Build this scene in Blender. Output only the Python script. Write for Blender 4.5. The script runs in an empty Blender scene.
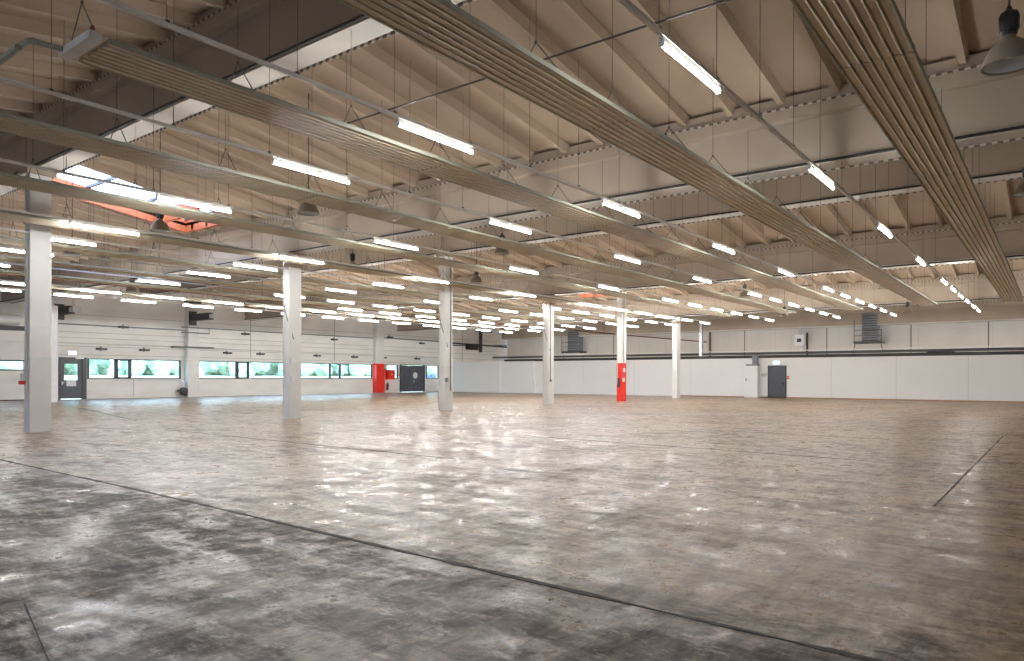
import bpy, math, random
from mathutils import Vector
random.seed(7)
S = bpy.context.scene
C = S.collection
EYE = 1.65
PI = math.pi

# ------------------------------------------------------------------ materials
def new_mat(name):
    m = bpy.data.materials.new(name); m.use_nodes = True
    nt = m.node_tree; nt.nodes.clear()
    out = nt.nodes.new('ShaderNodeOutputMaterial')
    return m, nt, out

def mat(name, col, rough=.6, metal=0., var=.12, scale=3., bump=0., stretch=(1, 1, 1), spec=.5, fine=0.):
    m, nt, out = new_mat(name)
    b = nt.nodes.new('ShaderNodeBsdfPrincipled')
    b.inputs['Roughness'].default_value = rough
    b.inputs['Metallic'].default_value = metal
    b.inputs['Specular IOR Level'].default_value = spec
    tc = nt.nodes.new('ShaderNodeTexCoord'); mp = nt.nodes.new('ShaderNodeMapping')
    mp.inputs['Scale'].default_value = stretch
    nt.links.new(tc.outputs['Object'], mp.inputs['Vector'])
    n = nt.nodes.new('ShaderNodeTexNoise'); n.inputs['Scale'].default_value = scale; n.inputs['Detail'].default_value = 6
    nt.links.new(mp.outputs['Vector'], n.inputs['Vector'])
    r = nt.nodes.new('ShaderNodeValToRGB')
    r.color_ramp.elements[0].position = .3; r.color_ramp.elements[1].position = .7
    r.color_ramp.elements[0].color = (*[c * (1 - var) for c in col], 1)
    r.color_ramp.elements[1].color = (*[min(1, c * (1 + var)) for c in col], 1)
    nt.links.new(n.outputs['Fac'], r.inputs['Fac'])
    nt.links.new(r.outputs['Color'], b.inputs['Base Color'])
    if bump:
        bp = nt.nodes.new('ShaderNodeBump'); bp.inputs['Strength'].default_value = bump; bp.inputs['Distance'].default_value = .02
        nt.links.new(n.outputs['Fac'], bp.inputs['Height']); nt.links.new(bp.outputs['Normal'], b.inputs['Normal'])
    nt.links.new(b.outputs['BSDF'], out.inputs['Surface'])
    return m

def emit(name, col, strength):
    m, nt, out = new_mat(name)
    e = nt.nodes.new('ShaderNodeEmission'); e.inputs['Color'].default_value = (*col, 1); e.inputs['Strength'].default_value = strength
    nt.links.new(e.outputs[0], out.inputs['Surface'])
    return m

def glass_mat(name, tint=(.85, .95, 1.), rough=.0):
    m, nt, out = new_mat(name)
    t = nt.nodes.new('ShaderNodeBsdfTransparent'); t.inputs['Color'].default_value = (*tint, 1)
    g = nt.nodes.new('ShaderNodeBsdfGlossy'); g.inputs['Roughness'].default_value = .03
    x = nt.nodes.new('ShaderNodeMixShader')
    x.inputs['Fac'].default_value = .10; nt.links.new(t.outputs[0], x.inputs[1]); nt.links.new(g.outputs[0], x.inputs[2])
    nt.links.new(x.outputs[0], out.inputs['Surface'])
    return m

def floor_mat():
    m, nt, out = new_mat('worn_concrete')
    N = nt.nodes.new; L = nt.links.new
    b = N('ShaderNodeBsdfPrincipled')
    tc = N('ShaderNodeTexCoord')
    def noise(scale, detail=8, rough=.6, stretch=(1, 1, 1), rot=0, dist=0.):
        mp = N('ShaderNodeMapping'); mp.inputs['Scale'].default_value = stretch; mp.inputs['Rotation'].default_value = (0, 0, rot)
        L(tc.outputs['Object'], mp.inputs['Vector'])
        n = N('ShaderNodeTexNoise'); n.inputs['Scale'].default_value = scale; n.inputs['Detail'].default_value = detail
        n.inputs['Roughness'].default_value = rough; n.inputs['Distortion'].default_value = dist
        L(mp.outputs['Vector'], n.inputs['Vector']); return n.outputs['Fac']
    def ramp(src, p0, p1, c0, c1):
        r = N('ShaderNodeValToRGB'); e = r.color_ramp.elements
        e[0].position = p0; e[1].position = p1
        e[0].color = (*c0, 1) if not isinstance(c0, float) else (c0, c0, c0, 1)
        e[1].color = (*c1, 1) if not isinstance(c1, float) else (c1, c1, c1, 1)
        L(src, r.inputs['Fac']); return r.outputs['Color']
    def mix(fac, a, c, mode='MIX'):
        x = N('ShaderNodeMix'); x.data_type = 'RGBA'; x.blend_type = mode
        if isinstance(fac, float): x.inputs[0].default_value = fac
        else: L(fac, x.inputs[0])
        for i, v in ((6, a), (7, c)):
            if isinstance(v, tuple): x.inputs[i].default_value = (*v, 1)
            else: L(v, x.inputs[i])
        return x.outputs[2]
    def math_(op, a, c=None):
        x = N('ShaderNodeMath'); x.operation = op
        for i, v in ((0, a), (1, c)):
            if v is None: continue
            if isinstance(v, (int, float)): x.inputs[i].default_value = v
            else: L(v, x.inputs[i])
        return x.outputs[0]
    sep = N('ShaderNodeSeparateXYZ'); L(tc.outputs['Object'], sep.inputs[0])
    big = noise(.22, 4, .55, dist=.6)
    mid = noise(2.4, 12, .75, dist=.25)
    streak = noise(2.5, 13, .74, (1, .38, 1), -.55, .25)
    streak2 = noise(3.9, 12, .74, (.35, 1.2, 1), .35, .3)
    fine = noise(7.5, 13, .86, (.5, 1.5, 1), .75)
    base = mix(ramp(big, .35, .68, 0., 1.), FLOOR_A, FLOOR_B)
    # the slab in front of the main joint carries a darker grey tone
    slab = ramp(math_('MULTIPLY', math_('SUBTRACT', sep.outputs['X'], 4.55), 1.6), .0, 1., 1., 0.)
    base = mix(math_('MULTIPLY', slab, .62), base, FLOOR_S)
    # warm worn strip close to the right wall
    dark = mix(ramp(mid, .42, .64, 0., 1.), (.042, .034, .030), (.15, .12, .10))
    m1 = ramp(math_('ADD', streak, math_('MULTIPLY', slab, .02)), .45, .56, 0., 1.)
    m2 = ramp(math_('ADD', streak2, math_('MULTIPLY', slab, .03)), .49, .60, 0., 1.)
    k1 = math_('ADD', math_('MULTIPLY', slab, .26), math_('ADD', .36, math_('MULTIPLY', ramp(noise(.33, 5, .6, dist=.5), .40, .62, 0., 1.), .38)))
    m1 = math_('MULTIPLY', m1, k1); m2 = math_('MULTIPLY', m2, k1)
    # small scuffs everywhere
    sc = ramp(noise(5.5, 12, .8, (.45, 1.3, 1), .75, .5), .50, .60, 0., 1.)
    sc2 = ramp(noise(1.1, 6, .7, (1, .6, 1), 1.9, .6), .42, .60, 0., 1.)
    scuff = math_('MULTIPLY', math_('MULTIPLY', sc, sc2), .8)
    base = mix(math_('MULTIPLY', m1, FLOOR_M1), base, dark)
    base = mix(math_('MULTIPLY', m2, FLOOR_M2), base, dark)
    base = mix(math_('MULTIPLY', ramp(noise(9., 13, .9, (.6, 1.2, 1), .2), .47, .56, 0., 1.), math_('ADD', .22, math_('MULTIPLY', slab, .3))), base, (.05, .04, .034))
    base = mix(scuff, base, (.085, .070, .060))
    lt = ramp(noise(4.1, 11, .76, (1, .5, 1), .8, .3), .53, .63, 0., 1.)
    base = mix(math_('MULTIPLY', lt, .6), base, (.60, .50, .41))
    base = mix(math_('MULTIPLY', ramp(fine, .49, .60, 0., 1.), math_('ADD', .38, math_('MULTIPLY', slab, .30))), base, (.055, .046, .040))
    fine2 = noise(6.2, 13, .86, (1.5, .6, 1), .3)
    base = mix(math_('MULTIPLY', ramp(fine2, .53, .64, 0., 1.), .45), base, (.55, .47, .39))
    # thin scratches
    vo = N('ShaderNodeTexVoronoi'); vo.feature = 'DISTANCE_TO_EDGE'; vo.inputs['Scale'].default_value = .9
    mpv = N('ShaderNodeMapping'); mpv.inputs['Scale'].default_value = (1, .35, 1); mpv.inputs['Rotation'].default_value = (0, 0, -.4)
    L(tc.outputs['Object'], mpv.inputs['Vector'])
    wn = N('ShaderNodeVectorMath'); wn.operation = 'ADD'
    nn = N('ShaderNodeTexNoise'); nn.inputs['Scale'].default_value = 1.1; L(mpv.outputs[0], nn.inputs['Vector'])
    L(mpv.outputs[0], wn.inputs[0]); L(nn.outputs['Color'], wn.inputs[1]); L(wn.outputs[0], vo.inputs['Vector'])
    crack = ramp(vo.outputs['Distance'], 0.0, .012, 1., 0.)
    base = mix(math_('MULTIPLY', crack, .35), base, (.05, .045, .04))
    L(base, b.inputs['Base Color'])
    dirt = math_('MINIMUM', math_('ADD', math_('MULTIPLY', m1, .75), math_('ADD', math_('MULTIPLY', m2, .5), math_('MULTIPLY', scuff, .4))), 1.)
    rg = N('ShaderNodeMapRange'); rg.inputs['From Min'].default_value = .3; rg.inputs['From Max'].default_value = .7
    rg.inputs['To Min'].default_value = FLOOR_R0; rg.inputs['To Max'].default_value = FLOOR_R1
    L(mid, rg.inputs['Value'])
    L(math_('ADD', rg.outputs[0], math_('MULTIPLY', dirt, .28)), b.inputs['Roughness'])
    L(math_('SUBTRACT', .42, math_('MULTIPLY', dirt, .34)), b.inputs['Specular IOR Level'])
    bp = N('ShaderNodeBump'); bp.inputs['Strength'].default_value = .22; bp.inputs['Distance'].default_value = .004
    hh = math_('ADD', math_('MULTIPLY', streak, .7), math_('MULTIPLY', noise(20, 6, .75), .22))
    L(hh, bp.inputs['Height']); L(bp.outputs[0], b.inputs['Normal'])
    L(b.outputs[0], out.inputs['Surface'])
    return m

FLOOR_A = (.45, .295, .165); FLOOR_B = (.44, .315, .21); FLOOR_S = (.18, .125, .09)
FLOOR_M1 = .85; FLOOR_M2 = .7; FLOOR_R0 = .17; FLOOR_R1 = .40
LAMP = 76.

def leaf_mat():
    m, nt, out = new_mat('hedge_leaves')
    b = nt.nodes.new('ShaderNodeBsdfPrincipled'); b.inputs['Roughness'].default_value = .7
    tc = nt.nodes.new('ShaderNodeTexCoord'); n = nt.nodes.new('ShaderNodeTexNoise'); n.inputs['Scale'].default_value = 1.4; n.inputs['Detail'].default_value = 8
    r = nt.nodes.new('ShaderNodeValToRGB'); r.color_ramp.elements[0].position = .38; r.color_ramp.elements[1].position = .62
    r.color_ramp.elements[0].color = (.34, .46, .33, 1); r.color_ramp.elements[1].color = (.58, .68, .52, 1)
    nt.links.new(tc.outputs['Object'], n.inputs['Vector']); nt.links.new(n.outputs['Fac'], r.inputs['Fac'])
    nt.links.new(r.outputs['Color'], b.inputs['Base Color']); nt.links.new(b.outputs[0], out.inputs['Surface'])
    return m

M = dict(
    ceiling=mat('painted_concrete_ceiling', (.50, .395, .29), .8, scale=.5, var=.10),
    beam=mat('painted_concrete_beam', (.455, .38, .30), .75, scale=.35, var=.10),
    flange=mat('pale_beam_flange', (.66, .61, .55), .7, scale=.6, var=.08),
    column=mat('column_paint', (.80, .80, .78), .55, scale=1.2, var=.04),
    colbase=mat('column_base_paint', (.74, .75, .74), .5, scale=2., var=.04),
    wall=mat('wall_panel_paint', (.86, .85, .82), .6, scale=.4, var=.07, stretch=(1, 1, 3)),
    farwall=mat('far_wall_panel', (.62, .57, .495), .65, scale=.35, var=.06),
    white=mat('white_partition', (.93, .94, .94), .5, scale=.3, var=.02),
    softjoint=mat('soft_panel_joint', (.50, .48, .45), .8), joint=mat('panel_joint', (.16, .14, .12), .8),
    skirting=mat('wood_skirting', (.42, .24, .13), .6, scale=4),
    panel=mat('radiant_panel_metal', (.62, .53, .375), .45, scale=2., var=.06, spec=.4),
    panelside=mat('radiant_panel_side', (.27, .275, .215), .5, scale=2., var=.06),
    header=mat('header_white', (.62, .60, .56), .45),
    rail=mat('lighting_rail', (.66, .64, .60), .4, var=.05),
    wire=mat('hanger_wire', (.10, .09, .08), .6),
    black=mat('black_cable', (.025, .022, .02), .6),
    dark=mat('dark_duct', (.06, .062, .066), .5),
    midgrey=mat('grey_sheet_metal', (.22, .24, .27), .45, scale=3),
    slate=mat('slate_door_paint', (.085, .095, .115), .45, var=.05),
    frame=mat('window_frame_paint', (.035, .045, .055), .4),
    red=mat('red_paint', (.80, .035, .02), .45, var=.05),
    redpipe=mat('dark_red_pipe', (.16, .035, .022), .45),
    orange=mat('orange_liner', (.62, .15, .045), .6, scale=2),
    silver=mat('galvanised_steel', (.55, .56, .57), .3, metal=.8),
    plastic=mat('white_plastic', (.78, .79, .80), .4, var=.03),
    brown=mat('brown_pipe', (.15, .075, .05), .5),
    spun=mat('spun_reflector', (.30, .26, .21), .35, metal=.35, scale=6),
    reflin=mat('reflector_inside', (.75, .78, .76), .25, metal=.2),
    gear=mat('lamp_gear_housing', (.022, .024, .026), .5),
    lamp=emit('lamp_tube_light', (.985, .985, .97), LAMP),
    exit=emit('exit_sign_glow', (.55, .85, 1.), 2.2),
    glass=glass_mat('window_glass', (.88, .98, 1.)),
    skyglass=glass_mat('rooflight_glass', (.86, .92, 1.)),
    floor=floor_mat(),
    seam=mat('floor_joint_filler', (.065, .055, .048), .75, scale=9, var=.5),
    field=mat('pale_field', (.62, .64, .45), .9, scale=.2, var=.2),
    leaf=leaf_mat(), bark=mat('bark', (.12, .08, .05), .9),
    car=mat('blue_car_paint', (.03, .08, .22), .3), tyre=mat('tyre_rubber', (.02, .02, .02), .8),
)
def perforated():
    m, nt, out = new_mat('perforated_strip')
    b = nt.nodes.new('ShaderNodeBsdfPrincipled'); b.inputs['Roughness'].default_value = .6
    tc = nt.nodes.new('ShaderNodeTexCoord'); sp = nt.nodes.new('ShaderNodeSeparateXYZ'); nt.links.new(tc.outputs['Object'], sp.inputs[0])
    a = nt.nodes.new('ShaderNodeMath'); a.operation = 'MULTIPLY'; a.inputs[1].default_value = 1 / .20; nt.links.new(sp.outputs['Y'], a.inputs[0])
    f = nt.nodes.new('ShaderNodeMath'); f.operation = 'FRACT'; nt.links.new(a.outputs[0], f.inputs[0])
    g = nt.nodes.new('ShaderNodeMath'); g.operation = 'GREATER_THAN'; g.inputs[1].default_value = .5; nt.links.new(f.outputs[0], g.inputs[0])
    x = nt.nodes.new('ShaderNodeMix'); x.data_type = 'RGBA'; nt.links.new(g.outputs[0], x.inputs[0])
    x.inputs[6].default_value = (.62, .56, .48, 1); x.inputs[7].default_value = (.16, .13, .10, 1)
    nt.links.new(x.outputs[2], b.inputs['Base Color']); nt.links.new(b.outputs[0], out.inputs['Surface'])
    return m
M['perf'] = perforated()

# ------------------------------------------------------------------ mesh builder
class MB:
    def __init__(s): s.v = []; s.f = []
    def quad(s, *p):
        i = len(s.v); s.v += [tuple(q) for q in p]; s.f.append(tuple(range(i, i + len(p)))); return s
    def hexa(s, p):      # 8 points: bottom 4 ccw, top 4 ccw
        i = len(s.v); s.v += [tuple(q) for q in p]
        for f in ((3, 2, 1, 0), (4, 5, 6, 7), (0, 1, 5, 4), (1, 2, 6, 5), (2, 3, 7, 6), (3, 0, 4, 7)):
            s.f.append(tuple(i + k for k in f))
        return s
    def box(s, x0, x1, y0, y1, z0, z1):
        if x0 > x1: x0, x1 = x1, x0
        if y0 > y1: y0, y1 = y1, y0
        if z0 > z1: z0, z1 = z1, z0
        return s.hexa([(x0, y0, z0), (x1, y0, z0), (x1, y1, z0), (x0, y1, z0), (x0, y0, z1), (x1, y0, z1), (x1, y1, z1), (x0, y1, z1)])
    def cbox(s, x0, x1, y0, y1, z0, z1, c):   # vertical edges chamfered
        pts = [(x0 + c, y0), (x1 - c, y0), (x1, y0 + c), (x1, y1 - c), (x1 - c, y1), (x0 + c, y1), (x0, y1 - c), (x0, y0 + c)]
        return s.prism(pts, z0, z1)
    def prism(s, pts, z0, z1):
        n = len(pts); i = len(s.v)
        s.v += [(x, y, z0) for x, y in pts] + [(x, y, z1) for x, y in pts]
        s.f.append(tuple(i + k for k in reversed(range(n)))); s.f.append(tuple(i + n + k for k in range(n)))
        for k in range(n): s.f.append((i + k, i + (k + 1) % n, i + n + (k + 1) % n, i + n + k))
        return s
    def extr(s, prof, x0, x1, y=0, z=0, cap=True):   # profile in (y,z), run along x
        n = len(prof); i = len(s.v)
        s.v += [(x0, y + a, z + b) for a, b in prof] + [(x1, y + a, z + b) for a, b in prof]
        for k in range(n): s.f.append((i + k, i + n + k, i + n + (k + 1) % n, i + (k + 1) % n))
        if cap: s.f.append(tuple(i + k for k in range(n))); s.f.append(tuple(i + n + k for k in reversed(range(n))))
        return s
    def tube(s, pts, r, n=8, cap=True):
        pts = [Vector(p) for p in pts]; rings = []
        for k, p in enumerate(pts):
            d = (pts[min(k + 1, len(pts) - 1)] - pts[max(k - 1, 0)]).normalized()
            up = Vector((0, 0, 1)) if abs(d.z) < .95 else Vector((1, 0, 0))
            a = d.cross(up).normalized(); b = d.cross(a).normalized(); i = len(s.v)
            for q in range(n):
                t = 2 * PI * q / n; s.v.append(tuple(p + a * r * math.cos(t) + b * r * math.sin(t)))
            rings.append(i)
        for i, j in zip(rings, rings[1:]):
            for q in range(n): s.f.append((i + q, i + (q + 1) % n, j + (q + 1) % n, j + q))
        if cap:
            s.f.append(tuple(rings[0] + q for q in reversed(range(n)))); s.f.append(tuple(rings[-1] + q for q in range(n)))
        return s
    def lathe(s, prof, c=(0, 0), n=24, z=0):
        rings = []
        for r, h in prof:
            i = len(s.v); rings.append(i)
            for q in range(n):
                t = 2 * PI * q / n; s.v.append((c[0] + r * math.cos(t), c[1] + r * math.sin(t), z + h))
        for i, j in zip(rings, rings[1:]):
            for q in range(n): s.f.append((i + q, i + (q + 1) % n, j + (q + 1) % n, j + q))
        return s
    def mesh(s, name, m, smooth=False):
        me = bpy.data.meshes.new(name); me.from_pydata(s.v, [], s.f); me.update()
        me.materials.append(m)
        if smooth:
            for p in me.polygons: p.use_smooth = True
        return me
    def build(s, name, m, parent=None, smooth=False, loc=None):
        o = bpy.data.objects.new(name, s.mesh(name, m, smooth)); C.objects.link(o)
        if parent: o.parent = parent
        if loc: o.location = loc
        return o

def tag(o, label, cat, group=None, kind=None):
    o['label'] = label; o['category'] = cat
    if group: o['group'] = group
    if kind: o['kind'] = kind
    return o
def empty(name, loc, label, cat, group=None, kind=None):
    o = bpy.data.objects.new(name, None); C.objects.link(o); o.location = loc
    return tag(o, label, cat, group, kind)
def struct(name, mb, m, parent=None, label=None):
    o = mb.build(name, m, parent)
    if not parent: o['kind'] = 'structure'
    if label: o['label'] = label
    return o
def inst(name, me, parent, loc=(0, 0, 0), rot=None):
    o = bpy.data.objects.new(name, me); C.objects.link(o); o.location = loc
    if parent: o.parent = parent
    if rot: o.rotation_euler = rot
    return o
ORD = ['first', 'second', 'third', 'fourth', 'fifth', 'sixth', 'seventh', 'eighth', 'ninth', 'tenth', 'eleventh', 'twelfth', 'thirteenth', 'fourteenth', 'fifteenth', 'sixteenth']

# ------------------------------------------------------------------ hall geometry (x runs away along the lights, y to the left, z up)
X0, X1, Y0, Y1 = -14., 71.6, -12., 55.4
RIDGE, HALF = 8.45, 8.8925
ZR, ZV = 9.38, 8.13
def roofz(x):
    d = abs((x - RIDGE + HALF) % (2 * HALF) - HALF)
    return ZR - (ZR - ZV) * d / HALF
GX = [RIDGE + HALF * k for k in range(-2, 8)]

# floor
struct('floor', MB().box(X0, X1, Y0, Y1, -.15, 0), M['floor'])
def seam(x0, y0, x1, y1, w, label):
    d = Vector((x1 - x0, y1 - y0, 0)); n = Vector((-d.y, d.x, 0)).normalized() * w / 2; mb = MB()
    K = max(2, int(d.length / .22)); prev = None; rng = random.Random(int(x0 * 37 + y0))
    for k in range(K + 1):
        p = Vector((x0, y0, 0)) + d * k / K; j = n * (.8 + .6 * rng.uniform(-1, 1))
        cur = (p - j, p + j)
        if prev:
            a, b = prev; c, e = cur
            mb.hexa([(a.x, a.y, -.004), (c.x, c.y, -.004), (e.x, e.y, -.004), (b.x, b.y, -.004), (a.x, a.y, .004), (c.x, c.y, .004), (e.x, e.y, .004), (b.x, b.y, .004)])
        prev = cur
    o = mb.build('floor_joint', M['seam']); o['kind'] = 'structure'; o['label'] = label
seam(4.35, -6, 4.95, 10.2, .062, 'wide dark joint crossing the floor nearest the camera')
seam(4.95, 10.2, 5.35, 30, .06, 'dark floor joint continuing towards the left')
seam(10.72, 9.6, 11.1, 22, .07, 'dark floor joint in front of the first columns')
seam(15.6, 3.0, 16.25, 12, .06, 'floor joint crossing the middle of the hall')
seam(21.45, 3.6, 21.6, 8.2, .06, 'short floor joint far across the hall')
seam(10.64, 1.27, 24.76, 1.25, .03, 'floor joint running away on the right')
seam(1.67, 4.64, 1.98, 5.94, .012, 'thin crack in the floor at lower left')
seam(12.6, 27, 15.8, 40, .07, 'dark floor joint on the shiny floor at left')
seam(22., 27, 22.6, 48, .05, 'dark joint on the floor towards the window wall')

# roof slabs with ribs
def skyhole(k): return {0: (10.35, 16.35, 27.4, 30.6), 4: (RIDGE + 4 * HALF + 5.2, RIDGE + 4 * HALF + 8.0, 27.6, 30.6)}.get(k)
HOLES = {3: None}
def roof_patch(mb, xa, xb, ya, yb, t=.12):
    za, zb = roofz(xa + 1e-6) if True else 0, roofz(xb - 1e-6)
    mb.hexa([(xa, ya, za), (xb, ya, zb), (xb, yb, zb), (xa, yb, za), (xa, ya, za + t), (xb, ya, zb + t), (xb, yb, zb + t), (xa, yb, za + t)])
def rib(mb, xa, xb, y, d=.24):
    za, zb = roofz(xa + 1e-6), roofz(xb - 1e-6); w, v = .11, .07
    mb.hexa([(xa, y - v, za - d), (xb, y - v, zb - d), (xb, y + v, zb - d), (xa, y + v, za - d), (xa, y - w, za + .02), (xb, y - w, zb + .02), (xb, y + w, zb + .02), (xa, y + w, za + .02)])
roof_holes = []
for i, (xa, xb) in enumerate(zip(GX, GX[1:])):
    if xa >= X1 + 1: break
    mb = MB(); hole = None
    if i == 2: hole = (10.35, 16.35, 27.4, 30.6)
    if i == 6: hole = (46.2, 50.4, 27.6, 31.)
    ys = Y0 + .0
    if hole:
        hx0, hx1, hy0, hy1 = hole; roof_holes.append(hole)
        roof_patch(mb, xa, xb, Y0, hy0); roof_patch(mb, xa, xb, hy1, Y1)
        roof_patch(mb, xa, hx0, hy0, hy1); roof_patch(mb, hx1, xb, hy0, hy1)
    else: roof_patch(mb, xa, xb, Y0, Y1)
    y = 1.55 - 1.187 * 11
    while y < Y1:
        if hole and hole[2] - .12 < y < hole[3] + .12:
            rib(mb, xa, hole[0], y); rib(mb, hole[1], xb, y)
        else: rib(mb, xa, xb, y)
        y += 1.187
    if roofz((xa + xb) / 2): struct('ceiling', mb, M['ceiling'], label='ribbed sloping concrete roof slab')

# skylight upstands: orange lined wells with glazing on top
for k, (hx0, hx1, hy0, hy1) in enumerate(roof_holes):
    u = .30
    e = empty('skylight', ((hx0 + hx1) / 2, (hy0 + hy1) / 2, roofz(hx0)), ['orange lined rooflight open to the sky beside the nearest column', 'smaller orange lined rooflight far away beside the red painted column'][k], 'skylight')
    def wellbox(ya, yb, xa, xb, name, low=.27):
        mb = MB(); za, zb = roofz(xa), roofz(xb)
        mb.hexa([(xa, ya, za - low), (xb, ya, zb - low), (xb, yb, zb - low), (xa, yb, za - low), (xa, ya, za + u), (xb, ya, zb + u), (xb, yb, zb + u), (xa, yb, za + u)])
        o = mb.build(name, M['orange'], e)
        o.location = -e.location
        return o
    wellbox(hy0 - .1, hy0, hx0 - .1, hx1 + .1, 'liner', -.02); wellbox(hy1, hy1 + .1, hx0 - .1, hx1 + .1, 'liner')
    wellbox(hy0, hy1, hx0 - .1, hx0, 'liner'); wellbox(hy0, hy1, hx1, hx1 + .1, 'liner')
    if k == 0: wellbox(hy0, hy1, hx1 - 1.25, hx1 - 1.1, 'crossbar')
    mb = MB(); za, zb = roofz(hx0) + u, roofz(hx1) + u
    mb.hexa([(hx0 - .1, hy0 - .1, za), (hx1 + .1, hy0 - .1, zb), (hx1 + .1, hy1 + .1, zb), (hx0 - .1, hy1 + .1, za), (hx0 - .1, hy0 - .1, za + .02), (hx1 + .1, hy0 - .1, zb + .02), (hx1 + .1, hy1 + .1, zb + .02), (hx0 - .1, hy1 + .1, za + .02)])
    g = mb.build('pane', M['skyglass'], e); g.location = -e.location
    mb = MB(); n = 3
    for q in range(n + 1):
        x = hx0 + (hx1 - hx0) * q / n; z = roofz(x) + u
        o = MB().box(x - .05, x + .05, hy0 - .1, hy1 + .1, z - .06, z + .05).build('glazing_bar', M['frame'], e); o.location = -e.location

# girders: deep beams on the column lines, alternately under ridge and valley
near = ['the nearest deep roof beam', 'the second deep roof beam', 'the third deep roof beam', 'the fourth deep roof beam', 'the fifth deep roof beam', 'the sixth deep roof beam', 'the seventh deep roof beam', 'the eighth deep roof beam', 'the ninth deep roof beam']
for k, gx in enumerate(GX[2:]):
    if k == 7 and gx > X1: gx = X1 - .3
    top = roofz(gx); bot = (6.07 if k % 2 == 0 else 4.83) + EYE
    if k == 7: bot = 4.70 + EYE
    mb = MB(); w = .24
    mb.box(gx - w, gx + w, Y0, Y1, bot + .10, top - .05); mb.box(gx - .44, gx + .44, Y0, Y1, top - .29, top - .03 if k % 2 else top - .09)
    o = struct('beam', mb, M['beam'], label='deep pale roof beam spanning the hall')
    MB().box(gx - .28, gx + .26, Y0, Y1, bot, bot + .10).build('bottom_flange', M['flange'], o)
    MB().box(gx - .50, gx + .50, Y0, Y1, top - .58, top - .29).build('top_flange', M['beam'], o)
    MB().box(gx - .512, gx - .502, Y0, Y1, top - .33, top - .285).build('perforated_strip', M['perf'], o)
    MB().box(gx + .302, gx + .32, Y0, Y1, bot - .03, bot + .03).build('perforated_strip', M['perf'], o)
    if k == 7: continue
    cb = MB().tube([(gx - .36, Y0 + .1, bot + .03), (gx - .36, Y1 - .1, bot + .03)], .032, 6).build('electric_cable', M['black'])
    tag(cb, 'black cable run fixed along the foot of ' + near[k], 'cable')
for gx in GX[:2]:
    mb = MB(); top = roofz(gx); mb.box(gx - .24, gx + .24, Y0, Y1, (6.07 if gx < -5 else 4.83) + EYE, top - .05)
    struct('beam', mb, M['beam'])

# walls ----------------------------------------------------------------
def wall_y(y, t, x0, x1, z0, z1, holes):   # wall at const y with rectangular holes (xa,xb,za,zb)
    xs = sorted({x0, x1, *[h[0] for h in holes], *[h[1] for h in holes]}); mb = MB()
    for a, b in zip(xs, xs[1:]):
        cuts = sorted([(h[2], h[3]) for h in holes if h[0] <= a + 1e-6 and h[1] >= b - 1e-6]); z = z0
        for c, d in cuts:
            if c > z + 1e-6: mb.box(a, b, y, y + t, z, c)
            z = d
        if z < z1: mb.box(a, b, y, y + t, z, z1)
    return mb
WZ0, WZ1 = 1.45, 2.91
holes = [(12.6, 18.35, 2.08, 2.61), (20.58, 22.2, 0., 2.92), (22.35, 29.25, WZ0, WZ1), (30.5, 49.2, WZ0, WZ1), (51.0, 52.75, WZ0, WZ1), (53.05, 56.7, 0., 2.92), (57.0, 59.0, WZ0, WZ1)]
struct('wall_left', wall_y(Y1, .3, X0, X1, 0, 9.3, holes), M['wall'])
struct('wall_far', MB().box(X1, X1 + .3, Y0, Y1, 0, 9.3), M['farwall'])
struct('wall_right', MB().box(X0, X1, Y0 - .3, Y0, 0, 9.3), M['farwall'])
struct('wall_back', MB().box(X0 - .3, X0, Y0, Y1, 0, 9.3), M['farwall'])
# shallow horizontal joints and rails along the window wall
for z in (3.15, 3.75, 4.35, 4.75, 6.0):
    struct('trim_1', MB().box(18.6, X1 - .1, Y1 - .012, Y1 + .01, z, z + .035), M['softjoint'])
struct('trim_2', MB().box(22.2, 53.0, Y1 - .05, Y1, WZ0 - .06, WZ0), M['rail'])
for x in (12.45, 53.0 - 17.6, 44.4, 63, 72):
    struct('trim_3', MB().box(x, x + .03, Y1 - .014, Y1 + .01, 3.2, 7.6), M['joint'])
# partition
P = 59.17
mb = MB()
mb.box(P, P + .2, Y0, 42.4, 0, 3.25)
mb.box(P - .22, P - .02, 42.2, 46.7, 0, 3.27)
mb.box(P - .30, P + .0, 46.5, 47.0, 0, 3.30)
mb.box(P - .10, P + .1, 46.9, 55.38, 0, 3.28)
struct('wall_partition', mb, M['white'], label='low white partition wall across the far end of the hall')
struct('baseboard_far', MB().box(P - .03, P, Y0, 27, 0, .09), M['skirting'])
for y in (5, 9.5, 14, 25.5, 31, 36.5):
    struct('trim_4', MB().box(P - .004, P + .01, y, y + .012, .1, 3.24), M['beam'])
# far wall joints
for y in (-1.1, 4.6, 10.3, 17.3, 25.1, 32.6, 40.1):
    struct('trim_5', MB().box(X1 - .015, X1 + .01, y, y + .09, 1., 7.6), M['joint'])

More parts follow.
